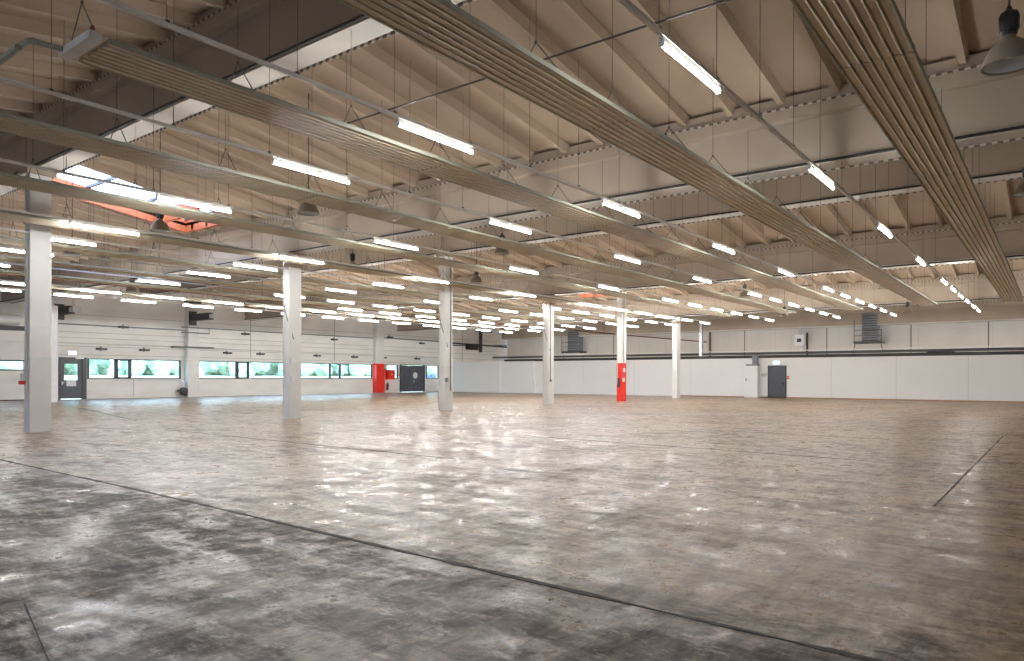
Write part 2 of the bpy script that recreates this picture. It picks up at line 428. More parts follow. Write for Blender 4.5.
# windows ---------------------------------------------------------------
def window(n, xa, xb, z0, z1, bars, open_sash=None):
    f = .07; mb = MB(); y0, y1 = Y1 - .02, Y1 + .10
    mb.box(xa, xb, y0, y1, z0, z0 + f); mb.box(xa, xb, y0, y1, z1 - f, z1); mb.box(xa, xa + f * 2, y0, y1, z0, z1); mb.box(xb - f * 2, xb, y0, y1, z0, z1)
    for b in bars: mb.box(b - .1, b + .1, y0, y1, z0, z1)
    w = struct('window_%d' % n, mb, M['frame'], label='window frame in the long strip of the left wall')
    MB().box(xa + f, xb - f, Y1 + .03, Y1 + .045, z0 + f, z1 - f).build('pane', M['glass'], w)
    if open_sash:
        a, b = open_sash; s = MB(); g = .09
        s.box(a, b, y0 - .03, y0 + .03, z0 + .04, z0 + .04 + g); s.box(a, b, y0 - .03, y0 + .03, z1 - .04 - g, z1 - .04)
        s.box(a, a + g * 1.4, y0 - .03, y0 + .03, z0 + .04, z1 - .04); s.box(b - g * 1.4, b, y0 - .03, y0 + .03, z0 + .04, z1 - .04)
        so = s.build('sash', M['frame'], w)
        MB().box(a + .13, a + .16, y0 - .09, y0 - .03, (z0 + z1) / 2 - .12, (z0 + z1) / 2 + .06).build('window_handle', M['silver'], so)
window(1, 22.35, 29.25, WZ0, WZ1, [24.3, 25.35], (24.35, 25.3))
window(2, 30.5, 49.2, WZ0, WZ1, [34.1, 35.2, 43.9, 45.1], (34.15, 35.15))
window(3, 51.0, 52.75, WZ0, WZ1, [])
window(4, 57.0, 59.0, WZ0, WZ1, [])

# entrance door with pane
d = struct('door_1', MB().box(20.62, 20.86, Y1 - .01, Y1 + .06, .04, 2.86).box(21.72, 22.0, Y1 - .01, Y1 + .06, .04, 2.86).box(20.86, 21.72, Y1 - .01, Y1 + .06, 2.50, 2.86).box(20.86, 21.72, Y1 - .01, Y1 + .06, .04, 1.36), M['slate'], label='slate grey door with a tall pane and a paper notice')
MB().box(20.86, 21.72, Y1 + .02, Y1 + .03, 1.36, 2.50).build('pane', M['glass'], d)
MB().box(20.5, 20.62, Y1 - .06, Y1 + .1, 0, 2.94).box(22.0, 22.3, Y1 - .06, Y1 + .1, 0, 2.94).box(20.5, 22.3, Y1 - .06, Y1 + .1, 2.86, 2.96).build('door_frame', M['frame'], d)
MB().box(20.68, 20.74, Y1 - .09, Y1 - .01, 1.02, 1.26).box(20.68, 20.84, Y1 - .11, Y1 - .08, 1.16, 1.2).build('door_handle', M['silver'], d)
MB().box(21.55, 22.1, Y1 - .12, Y1 - .06, 2.88, 2.95).build('door_closer', M['silver'], d)
nt_ = MB().box(21.0, 21.62, Y1 - .022, Y1 - .012, .92, 1.33).build('paper_notice', M['plastic']); tag(nt_, 'white paper notice fixed on the grey entrance door', 'notice')
rs = MB().box(20.28, 20.44, Y1 - .06, Y1, .02, 2.2).build('red_post', M['red']); tag(rs, 'slim red strip standing left of the grey entrance door', 'post')
# double door
d = struct('door_2', MB().box(53.15, 54.86, Y1 - .02, Y1 + .06, .03, 2.86).box(54.9, 56.6, Y1 - .02, Y1 + .06, .03, 2.86), M['slate'], label='slate grey double door')
MB().box(53.0, 53.13, Y1 - .06, Y1 + .1, 0, 2.96).box(56.62, 56.75, Y1 - .06, Y1 + .1, 0, 2.96).box(53.0, 56.75, Y1 - .06, Y1 + .1, 2.88, 2.97).build('door_frame', M['frame'], d)
MB().box(55.02, 55.08, Y1 - .1, Y1 - .02, 1.0, 1.3).build('door_handle', M['silver'], d)
MB().box(54.0, 54.8, Y1 - .1, Y1 - .05, 2.76, 2.84).build('door_closer', M['silver'], d)
s_ = MB().prism([(55.3 + .34 * math.cos(t), 0 + .34 * math.sin(t)) for t in [k * PI / 8 for k in range(16)]], 0, .012).build('round_sign', M['plastic']); s_.rotation_euler = (PI / 2, 0, 0); s_.location = (0, Y1 - .022, 1.55 + .25)
tag(s_, 'small white sticker on the grey double door', 'sign')
# partition door
d = struct('door_3', MB().box(P - .03, P + .02, 17.46, 18.78, .02, 2.56), M['slate'], label='dark grey single door in the white partition')
MB().box(P - .05, P + .0, 17.38, 17.46, 0, 2.62).box(P - .05, P, 18.78, 18.86, 0, 2.62).box(P - .05, P, 17.38, 18.86, 2.56, 2.63).build('door_frame', M['frame'], d)
MB().box(P - .10, P - .03, 17.56, 17.62, 1.05, 1.25).box(P - .12, P - .09, 17.56, 17.76, 1.17, 1.21).build('door_handle', M['black'], d)

def exit_sign(x, y, z, facing, label):
    e = empty('exit_sign', (x, y, z), label, 'exit sign')
    if facing == 'y': a = MB().box(-.28, .28, -.06, .0, -.14, .14); b = MB().box(-.25, .25, -.075, -.06, -.11, .11)
    else: a = MB().box(-.06, 0, -.28, .28, -.14, .14); b = MB().box(-.075, -.06, -.25, .25, -.11, .11)
    a.build('housing', M['plastic'], e); b.build('lit_face', M['exit'], e)
exit_sign(21.32, Y1 - .08, 3.27, 'y', 'small lit exit sign above the grey entrance door')
exit_sign(P - .03, 18.15, 2.87, 'x', 'small lit exit sign above the partition door')
e = empty('fire_notice', (P - .01, 17.28, 1.66), 'small red and white sign right of the partition door', 'sign')
MB().box(-.02, 0, -.12, .12, -.12, .12).build('sign_plate', M['red'], e); MB().box(-.026, -.02, -.10, .10, -.015, .03).build('white_band', M['plastic'], e)
e = empty('alarm_sign', (52.9, Y1 - .03, 1.85), 'small red square sign left of the grey double door', 'sign')
MB().box(-.1, .1, -.02, 0, -.12, .12).build('sign_plate', M['red'], e); MB().box(-.06, .06, -.026, -.02, -.03, .03).build('white_band', M['plastic'], e)

# dock door at far left
e = empty('dock_door', (15.5, Y1 - .1, 0), 'wide sectional loading door with a narrow glazed band, at the far left', 'loading door')
mb = MB()
for z0_, z1_ in ((.05, .62), (.64, 1.3), (1.32, 2.08), (2.61, 3.2), (3.22, 3.9), (3.92, 4.6)):
    mb.box(-3.2, 3.0, -.06, .02, z0_, z1_)
mb.build('door_leaf', M['wall'], e)
MB().box(-3.2, 3.0, -.04, -.02, 2.08, 2.61).build('glazed_band', M['glass'], e)
MB().box(-3.3, 3.05, -.07, 0, .0, .06).box(-3.2, 3.0, -.07, -.0, 1.99, 2.08).box(-3.2, 3.0, -.07, 0, 2.61, 2.70).build('rubber_seal', M['black'], e)
mb = MB().tube([(-3.3, -.5, 5.35), (2.4, -.5, 5.35)], .33, 16); mb.build('roller', M['plastic'], e, smooth=False)
MB().box(-3.3, 2.9, -.45, .0, 4.68, 4.95).build('lintel', M['dark'], e)
o = empty('white_post', (18.27, 50.15, 0), 'tall white steel post between the loading door and the entrance door', 'post')
MB().cbox(-.2, .2, -.15, .15, 0.02, 6.05, .02).build('shaft', M['plastic'], o); MB().box(-.27, .27, -.22, .22, 0, .02).build('foot_plate', M['rail'], o)
MB().box(-.2, .2, .15, 2.4, 5.85, 6.03).build('bracket_arm', M['plastic'], o)

# pilasters ------------------------------------------------------------
for k, (a, b) in enumerate([(29.55, 30.5), (49.3, 50.35), (38.0, 38.0)]):
    if a == b: continue
    o = struct('column_on_wall', MB().cbox(a, b, Y1 - .55, Y1, 0, 7.4, .03), M['column'], label='pale pilaster against the window wall')
    MB().box(a - .12, b + .12, Y1 - .6, Y1, 7.3, 7.6).build('pilaster_head', M['dark'], o)
o = MB().box(49.27, 50.38, Y1 - .58, Y1 - .54, .02, 2.98).box(49.27, 49.3, Y1 - .56, Y1, .02, 2.98).box(50.35, 50.39, Y1 - .56, Y1, .02, 2.98).build('red_column_wrap', M['red'])
tag(o, 'red painted lower cladding on the pilaster beside the grey double door', 'cladding')
# red hose cabinet
e = empty('fire_hose_cabinet', (51.2, Y1 - .42, 1.87), 'red box cabinet mounted beside the red pilaster', 'fire cabinet')
MB().box(-.48, .48, -.28, .12, -.5, .48).build('cabinet', M['red'], e)
dr = MB().box(-.42, .42, -.305, -.28, -.44, .42).build('cabinet_door', M['red'], e); MB().box(-.05, .1, -.31, -.304, -.05, .1).build('symbol', M['plastic'], dr); MB().box(.33, .37, -.34, -.305, -.05, .08).build('latch', M['silver'], dr)
e = empty('fire_extinguisher', (50.9, Y1 - .42, .62), 'red and brass fire extinguisher hung low beside the red pilaster', 'fire extinguisher')
MB().lathe([(0, -.34), (.1, -.34), (.115, -.31), (.115, .2), (.08, .3), (.035, .34), (.035, .38), (0, .38)], n=16).build('cylinder_body', M['redpipe'], e, smooth=True)
MB().box(-.03, .12, -.02, .02, .38, .43).tube([(0.03, 0, .38), (.16, 0, .3), (.17, 0, 0)], .018).build('hose', M['black'], e)

# grey duct arms with white pipes high on the window wall
def arm(x, y, z, ln, label):
    e = empty('swing_arm', (x, y, z), label, 'duct')
    MB().cbox(-.22, .22, -ln, 0, -.26, .26, .05).build('duct_body', M['dark'], e)
    MB().box(-.16, .22, -ln - .7, -ln, -.16, .14).box(-.24, .30, -ln - .86, -ln - .7, -.22, .2).build('valve_box', M['plastic'], e)
    MB().tube([(0, -ln - .45, .1), (0, -ln - .45, 2.0)], .10, 12).build('riser_pipe', M['plastic'], e)
    MB().box(-.3, .3, -.03, .1, -.6, .5).build('wall_bracket', M['frame'], e)
arm(29.9, Y1 - .62, 6.3, 2.7, 'dark duct arm with white riser pipe on the pilaster nearest the entrance')
arm(20.5, Y1 - .15, 6.15, 2.0, 'dark duct arm with white riser pipe high above the grey entrance door')
e = empty('wall_pump', (29.25, Y1 - .45, .5), 'dark grey pump with white cap at the foot of the first pilaster', 'pump')
MB().lathe([(0, -.36), (.2, -.34), (.3, -.2), (.3, .12), (.22, .25), (0, .27)], n=18).build('motor', M['dark'], e, smooth=True)
MB().tube([(0, 0, .2), (0, 0, .62), (.0, .3, .8)], .09, 10).build('white_cap', M['plastic'], e)
MB().box(-.32, .32, -.1, .45, -.06, .06).build('wall_bracket', M['frame'], e)

# conduits on the window wall
c = MB().tube([(18.8, Y1 - .12, 5.30), (29.5, Y1 - .12, 5.30)], .045, 8).build('conduit_pipe', M['midgrey']); tag(c, 'grey conduit between entrance door and first pilaster, upper one', 'pipe')
c = MB().tube([(30.6, Y1 - .12, 5.55), (49.2, Y1 - .12, 5.55)], .04, 8).build('conduit_pipe', M['midgrey']); tag(c, 'grey conduit high above the long window strip between the pilasters', 'pipe')
c = MB().tube([(50.5, Y1 - .12, 5.65), (59, Y1 - .12, 5.62)], .05, 8).build('conduit_pipe', M['midgrey']); tag(c, 'grey conduit high above the double door', 'pipe')
c = MB().tube([(19.2, Y1 - .10, 3.98), (29.5, Y1 - .10, 3.98)], .035, 8).build('conduit_pipe', M['rail']); tag(c, 'thin pale conduit low above the window nearest the entrance door', 'pipe')
c = MB().tube([(30.6, Y1 - .10, 3.93), (59, Y1 - .10, 3.85)], .035, 8).build('conduit_pipe', M['rail']); tag(c, 'thin pale conduit low above the long window strip', 'pipe')
c = MB().tube([(28.3, Y1 - .75, 3.95), (31.6, Y1 - .75, 3.95)], .06, 8).box(28.4, 28.5, Y1 - .8, Y1, 3.9, 4.0).box(31.4, 31.5, Y1 - .8, Y1, 3.9, 4.0).build('pipe_bridge', M['midgrey']); tag(c, 'short grey pipe bracket wrapping the first pilaster at door height', 'pipe')
c = MB().tube([(28.9, Y1 - .75, 5.5), (31.2, Y1 - .75, 5.5), (31.2, Y1 - .75, 5.1), (28.9, Y1 - .75, 5.1)], .05, 8).build('pipe_loop', M['midgrey']); tag(c, 'grey pipe loop around the upper part of the first pilaster', 'pipe')
fix = [(19.8, 3.62, 'above the exit sign'), (23.27, 3.61, 'above the window nearest the entrance'), (26.35, 3.63, 'right of the opening window'), (33.19, 3.60, 'above the casement of the long strip'), (36.31, 3.60, 'right of the casement in the long strip'), (42.3, 3.6, 'behind the second column'), (46.79, 3.58, 'left of the red pilaster'), (50.6, 3.6, 'on the conduit beside the red pilaster'), (24.8, 5.29, 'on the upper wall above the first window'), (34.85, 5.27, 'on the upper wall above the long strip'), (51.5, 5.75, 'on the upper wall above the red cabinet'), (56.2, 5.3, 'on the upper wall above the double door'), (55.5, 3.6, 'just above the double door'), (44.3, 5.2, 'on the upper wall near the second pilaster')]
fm = None
for x, z, w in fix:
    e = empty('wall_fitting', (x, Y1 - .14, z), 'small dark wall fitting ' + w, 'fitting', 'dark fittings on the window wall')
    if fm is None:
        fm = MB().cbox(-.36, .36, -.14, .14, -.07, .07, .04).mesh('fitting_body', M['dark']); fm2 = MB().box(-.06, .06, .1, .16, -.13, .2).mesh('fitting_bracket', M['midgrey'])
    inst('fitting_body', fm, e); inst('bracket', fm2, e)
c = MB().tube([(25.6, Y1 - .06, 1.36), (29.2, Y1 - .06, 1.33)], .03, 8).tube([(25.6, Y1 - .06, 0.05), (25.6, Y1 - .06, 1.36)], .03, 8).build('wall_pipe', M['plastic']); tag(c, 'thin white pipe below the window nearest the entrance door', 'pipe')

# ------------------------------------------------------------------ columns
CY = 23.75
wh = ['white square column nearest the camera, with a red and white switch box', 'second white column, in front of the long window strip', 'third white column, in front of the double door end of the hall',
      'fourth white column, left of the red painted one', 'white column painted bright red up to door height', 'last white column, right of the red painted one']
seen = [(8.03, 8.60), (16.85, 17.42), (25.72, 26.32), (34.62, 35.22), (43.52, 44.15), (52.4, 53.05)]
for k, (xa, xb) in enumerate(seen):
    top = ((6.07 if k % 2 == 0 else 4.83) + EYE)
    e = empty('column', ((xa + xb) / 2, CY + .2, 0), wh[k], 'column', kind='thing')
    w = (xb - xa) / 2; hb = 2.2 if k != 4 else 2.62; yb = .2
    MB().cbox(-w, w, -yb, yb, hb, top, .015).build('shaft', M['column'], e)
    MB().cbox(-w - .004, w + .004, -yb - .004, yb + .004, 0, hb, .018).build('painted_base', M['red'] if k == 4 else M['colbase'], e)['label'] = 'bright red painted lower part' if k == 4 else 'greyer painted lower part'
    MB().box(-w - .1, w + .1, -yb - .1, yb + .1, top - .18, top).build('column_head', M['beam'], e)
    MB().box(-w - .03, w + .03, -yb - .03, yb + .03, 6.12 if k % 2 == 0 else 5.9, 6.3 if k % 2 == 0 else 6.05).build('column_collar', M['beam'], e)
    MB().tube([(-w - .03, .12 * (1 if k else -.5), 1.2), (-w - .03, .12 * (1 if k else -.5), top - .2)], .022, 8).build('conduit', M['rail'], e)
    if k in (1, 2, 3, 5):
        MB().tube([(-w - .02, .18, 4.6), (-w - .02, -.1, 3.9), (-w * .3, -yb - .02, 3.1)], .02, 6).build('slanting_line', M['midgrey'], e)  # thin grey line slanting down across the column faces
    if k in (2,):
        MB().tube([(w * .35, -yb - .03, 1.0), (w * .35, -yb - .03, top - .3)], .022, 8).build('conduit', M['midgrey'], e)
    if k in (3, 4):
        MB().tube([(-w * .35, -yb - .03, 1.45), (-w * .35, -yb - .03, top - .3)], .022, 8).build('conduit', M['midgrey'], e)
    def sbox(x, z, s, name='switch_box', m='plastic', yy=None):
        q = MB().cbox(x - s, x + s, -yb - .10, -yb, z - s * 1.3, z + s * 1.3, .01).build(name, M[m], e)
    if k == 0:
        b = MB().cbox(-w - .12, -w, .02, .14, 1.52, 1.72, .01).build('switch_box', M['plastic'], e); MB().box(-w - .16, -w - .0, .0, .16, 1.40, 1.50).build('red_strip', M['red'], b)
    if k == 1: sbox(-w + .1, 2.24, .07); sbox(-w + .14, 1.55, .09)
    if k == 2: sbox(-w + .08, 1.5, .08, m='midgrey'); sbox(w - .12, 1.1, .08)
    if k == 3: sbox(-w * .35, 1.45, .06, m='midgrey')
    if k == 4: sbox(-w * .3, 2.14, .1); sbox(-w * .45, 1.48, .1); MB().box(-w - .1, -w, -.05, .08, .95, 1.6).build('handset', M['frame'], e)
o = empty('grey_post', (61.6, 25.6, 0), 'slim grey steel post rising behind the white partition', 'post')
MB().cbox(-.14, .14, -.14, .14, 0.02, 6.45, .02).build('shaft', M['silver'], o); MB().box(-.22, .22, -.22, .22, 0, .02).build('foot_plate', M['midgrey'], o)

# ------------------------------------------------------------------ radiant ceiling panels
PW = .86; PZ = 4.15 + EYE; PX0, PX1 = 3.8, 47.6; SEC = 6.5
def panel_profile():
    n = 7; s = PW / n; pr = [(-PW / 2, .05), (-PW / 2, -.01)]
    for q in range(n):
        y = -PW / 2 + q * s
        pr += [(y + .012, -.01), (y + .022, .0), (y + s - .034, .0), (y + s - .030, .036), (y + s - .010, .036), (y + s - .004, -.012)]
    pr += [(PW / 2, -.01), (PW / 2, .05)]
    return pr
prof = panel_profile()
edges = [PX0 + .25, 10.33, 17.05, 23.4, 29.5, 35.5, 41.5, PX1]
hang_a = MB().tube([(0, 0, .58), (0, -PW / 2 + .02, .05)], .008, 5).tube([(0, 0, .58), (0, PW / 2 - .02, .05)], .008, 5).box(-.012, .012, -.016, .016, .565, .60).mesh('hanger', M['wire'])
secm = {}
for a, b in zip(edges, edges[1:]):
    secm[a] = MB().extr(prof, 0, b - a - .03).mesh('panel_section', M['panel'])
side = {a: MB().box(0, b - a - .03, -PW / 2 - .016, -PW / 2 - .001, -.012, .055).box(0, b - a - .03, PW / 2 + .001, PW / 2 + .016, -.012, .055).box(0, b - a - .03, -PW / 2, PW / 2, .052, .060).mesh('side_trim', M['panelside']) for a, b in zip(edges, edges[1:])}
clip = MB().box(-.03, .03, -PW / 2 - .02, PW / 2 + .02, .046, .075)
for q in range(8): clip.box(-.015, .015, -PW / 2 + q * PW / 7 - .02, -PW / 2 + q * PW / 7 + .008, -.018, .05)
clip = clip.mesh('joint_clip', M['panelside'])
hdr = MB().box(0, .15, -PW / 2 - .03, PW / 2 + .03, -.02, .075).mesh('end_header', M['header'])
wires = {}
def drop_mesh(z0, h):
    key = round(h, 1)
    if key not in wires: wires[key] = MB().tube([(0, 0, 0), (0, 0, key + .06)], .0055, 4).mesh('drop_wire', M['wire'])
    return wires[key]
np_ = 10
for i in range(np_):
    yc = 1.905 + 3.97 * i
    which = ['widest looking ribbed radiant panel, rightmost in the hall'] + ['%s ribbed radiant ceiling panel, counted from the right' % ORD[q] for q in range(1, np_)]
    e = empty('radiant_panel', (PX0, yc, PZ), which[i], 'ceiling panel', 'ribbed radiant panels under the roof')
    for a, b in zip(edges, edges[1:]):
        s = inst('panel_section', secm[a], e, (a - PX0, 0, 0)); inst('side_trim', side[a], s)
        if a > 5: inst('joint_clip', clip, e, (a - PX0 - .015, 0, 0))
    h = inst('end_header', hdr, e)
    MB().tube([(0.0, PW / 2 - .12, .04), (-.30, PW / 2 + .1, .10), (-.30, PW / 2 + .35, .12)], .035, 8).build('pipe_elbow', M['panelside'], e)
    MB().lathe([(0, 0), (.03, 0), (.03, .09), (.018, .12), (0, .12)], (0.1, -PW / 2 + .12), 10, .075).build('vent_valve', M['redpipe'], e)
    x = 3.9
    while x < PX1:
        hh = inst('hanger', hang_a, e, (x - PX0, 0, 0))
        inst('drop_wire', drop_mesh(0, roofz(x) - (PZ + .58)), hh, (0, 0, .58))
        x += 2.17 if x < 30 else 4.34
# supply pipe linking the panel ends
c = MB()
c.tube([(3.5, 10.75, PZ + .12), (3.5, 13.2, PZ + .10)], .045, 10).tube([(3.5, 14.8, PZ + .12), (3.5, 17.2, PZ + .1)], .045, 10)
tag(c.build('supply_pipe', M['panelside']), 'grey supply pipe running left from the end of the near panel', 'pipe')

# ------------------------------------------------------------------ lighting tracks and tube lights
LZ = 4.1 + EYE
rows = [3.85, 8.45, 11.85, 16.3, 21.05, 23.85, 27.1, 31.1, 34.2, 36.75, 39.9]
rname = ['rightmost track', 'second track from the right', 'third track from the right', 'fourth track from the right', 'fifth track, just in front of the columns', 'sixth track, just behind the columns',
         'seventh track from the right', 'eighth track from the right', 'ninth track, beside the dark red pipe', 'tenth track from the right', 'leftmost track, nearest the window wall']
def light_set(r):
    main = [0, 2, 4, 6] + list(range(8, 14))
    if r <= 6: return main
    if r == 7: return [0, 2, 4] + list(range(5, 14))
    if r == 8: return list(range(6, 14))
    return list(range(1, 14))
FL = 1.86
house = MB().extr([(-.016, -.01), (.016, -.01), (.022, .055), (-.022, .055)], 0, FL).mesh('housing', M['rail'])
dif = MB().tube([(.03, 0, -.045), (FL - .03, 0, -.036)], .026, 10, False).mesh('diffuser', M['lamp'])
endc = MB().box(0, .03, -.034, .034, -.072, .0).mesh('end_cap', M['plastic'])
rh = MB().box(-.02, .02, -.03, .03, -.01, .03).mesh('clamp', M['wire'])
for r, y in enumerate(rows):
    xa, xb = -1.0, 52.6
    if r >= 7: xa = 5.
    e = empty('lighting_track', (xa, y, LZ + .06), 'long thin pale rail carrying lights, %s' % rname[r], 'lighting track', 'lighting tracks under the roof')
    MB().extr([(-.03, 0), (.03, 0), (.03, .05), (-.03, .05)], 0, xb - xa).build('rail', M['rail'], e)
    x = max(xa + .3, .6)
    while x < xb:
        cl = inst('clamp', rh, e, (x - xa, 0, .05)); inst('drop_wire', drop_mesh(0, roofz(x) - LZ - .1), cl, (0, 0, 0))
        x += 1.84 if x < 22 else 3.25
    for q, n in enumerate(light_set(r)):
        x = 8.02 + 3.25 * n + (.15 if n > 3 else 0)
        where = rname[r].split(',')[0]
        lb = 'glowing white tube light, %s from the near end of the %s' % (ORD[q], where)
        L_ = empty('strip_light', (x, y, LZ + .004), lb, 'strip light', 'tube lights on the ceiling tracks')
        inst('housing', house, L_); inst('diffuser', dif, L_); inst('end_cap', endc, L_); inst('end_cap', endc, L_, (FL - .03, 0, 0))
rows_b = [(y, x) for x in (61.5, 66.) for y in (-6, -1, 4, 9, 14, 19, 24, 29, 34, 39, 44, 49)]  # unseen tube lights added behind the partition to brighten the far wall
for q, (y, x) in enumerate(rows_b):
    L_ = empty('added_fill_light', (x, y - .9, 2.78), 'added unseen tube light behind the white partition, brightening the far wall', 'strip light', 'added unseen tube lights behind the white partition')
    L_.rotation_euler = (0, 0, PI / 2)
    inst('housing', house, L_); inst('diffuser', dif, L_); inst('end_cap', endc, L_); inst('end_cap', endc, L_, (FL - .03, 0, 0))
    MB().tube([(.9, 0, .05), (.9, 0, 3.2)], .004, 4).build('drop_wire', M['wire'], L_)
# stay rod across the near lights
c = MB().tube([(8.0, 2.6, LZ + .22), (8.0, 10.1, LZ + .22)], .014, 6).build('stay_rod', M['wire']); tag(c, 'thin dark rod crossing between the two nearest lighting tracks', 'rod')

# ------------------------------------------------------------------ high bay bell lamps
bell = MB().lathe([(.28, 0), (.272, .03), (.245, .12), (.20, .21), (.13, .28), (.075, .32), (.07, .36), (.066, .36), (.07, .315), (.125, .272), (.19, .2), (.235, .115), (.262, .03), (.268, 0.0), (.28, 0)], n=32).mesh('reflector', M['spun'], True)
binner = MB().lathe([(.258, .02), (.23, .115), (.185, .195), (.12, .262), (.0, .28)], n=32).mesh('reflector_lining', M['reflin'], True)
gearm = MB().lathe([(.0, .34), (.07, .34), (.085, .37), (.085, .40), (.10, .42), (.105, .58), (.09, .62), (.04, .65), (.02, .70), (0, .70)], n=12).mesh('gear_housing', M['gear'])
bulb = MB().lathe([(0, .09), (.035, .1), (.05, .14), (.045, .19), (.02, .26)], n=12).mesh('bulb', M['plastic'], True)
lamps = [(10.25, .47, 3.68, 'large unlit bell lamp at top right corner'), (19.9, .56, 4.15, 'unlit bell lamp cut by the right edge, below the large one'),
         (11.5, 15.4, 4.2, 'unlit bell lamp hanging left of the middle, among the near panels'), (19.2, 15.1, 4.2, 'unlit bell lamp hanging above and right of the third column'),
         (10.3, 20.7, 4.2, 'unlit bell lamp just right of the rooflight'), (18.6, 22.1, 4.2, 'unlit bell lamp right of the second column'), (24.5, 20.7, 4.2, 'unlit bell lamp right of the third column'),
         (18., 27.9, 4.2, 'unlit bell lamp just left of the second column'), (25.6, 27.9, 4.2, 'unlit bell lamp between second and third columns'), (10.6, 27.5, 4.2, 'unlit bell lamp right of the nearest column'),
         (16.9, 36.8, 4.2, 'unlit bell lamp above the entrance window'), (38., 6.6, 4.3, 'unlit bell lamp left of the rightmost lighting track, far away'), (50.6, 7.5, 4.1, 'unlit bell lamp against the far wall, right of the grey box'),
         (37., 13., 4.2, 'unlit bell lamp above the partition cabinet'), (49.2, 14.6, 4.1, 'unlit bell lamp high near the silver flue')]
for x, y, z, lb in lamps:
    zz = z + EYE
    e = empty('bell_lamp', (x, y, zz), lb, 'pendant lamp', 'unlit bell lamps')
    inst('reflector', bell, e); inst('reflector_lining', binner, e); inst('bulb', bulb, e); inst('gear_housing', gearm, e)
    MB().tube([(0, 0, .69), (0, 0, roofz(x) - zz + .05)], .014, 6).build('suspension', M['wire'], e)

# ------------------------------------------------------------------ pipes
c = MB().tube([(5., 39.4, 6.45), (71.2, 39.4, 6.45)], .075, 10).tube([(71.2, 39.4, 6.45), (71.3, 29.0, 5.33)], .06, 10).build('sprinkler_pipe', M['redpipe']); tag(c, 'long dark red sprinkler pipe running the length of the hall', 'pipe')
for x in range(8, 70, 6):
    MB().tube([(x, 39.4, 6.5), (x, 39.4, roofz(x))], .015, 5).build('pipe_hanger', M['wire'], c)
c = MB().tube([(71.4, 28.7, 3.8), (71.4, 28.7, 6.35)], .12, 10).build('brown_pipe', M['brown']); tag(c, 'brown drop pipe on the far wall, right of the last column', 'pipe')
e = empty('silver_flue', (70.6, 19.45, 3.6), 'silver flue pipe with a white box on the far wall', 'flue')
MB().tube([(0, 0, 0), (0, 0, 3.0)], .16, 14).build('flue_pipe', M['silver'], e)
MB().box(-.5, .0, -.42, .42, 1.15, 2.1).build('white_box', M['plastic'], e); MB().box(-.51, -.5, -.2, .2, 1.4, 1.75).build('control_face', M['dark'], e); MB().tube([(-.0, -.6, .2), (-.0, -.6, 2.3)], .10, 10).build('black_pipe', M['black'], e)
# air units on the far wall
def unit(x, y0, y1, z0, z1, label, m):
    e = empty('air_unit', (x, (y0 + y1) / 2, z0), label, 'air unit'); w = (y1 - y0) / 2; h = z1 - z0
    MB().cbox(-.9, 0, -w, w, 0, h, .04).build('casing', M[m], e)
    MB().box(-1.3, .1, -w - .4, w + .6, -.14, 0).build('platform', M['dark' if m == 'midgrey' else 'beam'], e)
    mb = MB(); r = .03
    for z in (0.05, .55, 1.05): mb.tube([(-1.25, -w - .35, z), (-1.25, w + .55, z)], r, 6)
    mb.tube([(-1.25, w + .55, 0), (-1.25, w + .55, 2.0)], r, 6).tube([(-1.25, -w - .35, 0), (-1.25, -w - .35, 1.1)], r, 6); mb.build('guard_rail', M['wire'], e)
    v = MB()
    for z in [k * h / 12 + .1 for k in range(11)]: v.box(-.92, -.9, -w + .1, w - .1, z, z + .06)
    v.build('vent_grille', M['frame' if m == 'midgrey' else 'midgrey'], e)
    MB().tube([(-1.1, w + .5, -.1), (-.1, w + .9, -1.3)], .04, 6).tube([(-1.1, -w - .3, -.1), (-.1, -w - .3, -.9)], .04, 6).build('brace', M['wire'], e)
unit(71.3, 12.8, 14.1, 4.88, 7.5, 'grey air unit on a platform, high on the far wall at right', 'midgrey')
unit(71.3, 44.0, 45.6, 4.62, 7.1, 'blue grey air unit with dark brackets left of the red painted column', 'midgrey')
c = MB().tube([(70.9, 14.9, 4.8), (70.7, 15.7, 3.5)], .12, 8).build('pale_chute', M['rail']); tag(c, 'pale slanting strut below the right hand air unit', 'strut')
# service runs above the partition
c = MB().box(60.2, 60.6, -6, 47, 3.26, 3.52).build('cable_tray', M['black']); tag(c, 'black cable tray lying just above the partition top', 'cable tray')
c = MB().tube([(62., -6, 3.72), (62., 20, 3.72), (62., 50, 3.80)], .11, 10).build('service_pipe', M['dark']); tag(c, 'dark service pipe running above the black cable tray', 'pipe')
c = MB().box(63.9, 64.2, -6, 44, 3.98, 4.06).build('pale_tray', M['rail']); tag(c, 'thin pale tray above the dark service pipe, right part', 'cable tray')
c = MB().tube([(63, 6.2, 3.5), (63, 8.0, 3.5)], .22, 10).build('black_fitting', M['black']); tag(c, 'black lump of pipe fitting on top of the partition run', 'fitting')
e = empty('wall_frame', (66., Y1 - .3, 4.6), 'dark steel frame with a box on the left wall beyond the partition', 'frame')
MB().tube([(0, 0, 0), (0, 0, 2.6)], .2, 8).tube([(-1, 0, 2.5), (2.2, 0, 2.5)], .06, 6).build('post', M['dark'], e); MB().box(-2.6, -.9, -.4, .1, .25, .95).build('motor_box', M['black'], e)
c = MB().tube([(59.5, Y1 - .2, 5.55), (71.2, Y1 - .2, 5.4)], .09, 8).build('dark_duct', M['dark']); tag(c, 'dark pipe on the left wall beyond the partition', 'pipe')
c = MB().tube([(60, Y1 - .2, 5.2), (71.2, Y1 - .2, 5.6)], .05, 8).build('thin_dark_pipe', M['dark']); tag(c, 'thinner dark pipe crossing on the left wall beyond the partition', 'pipe')

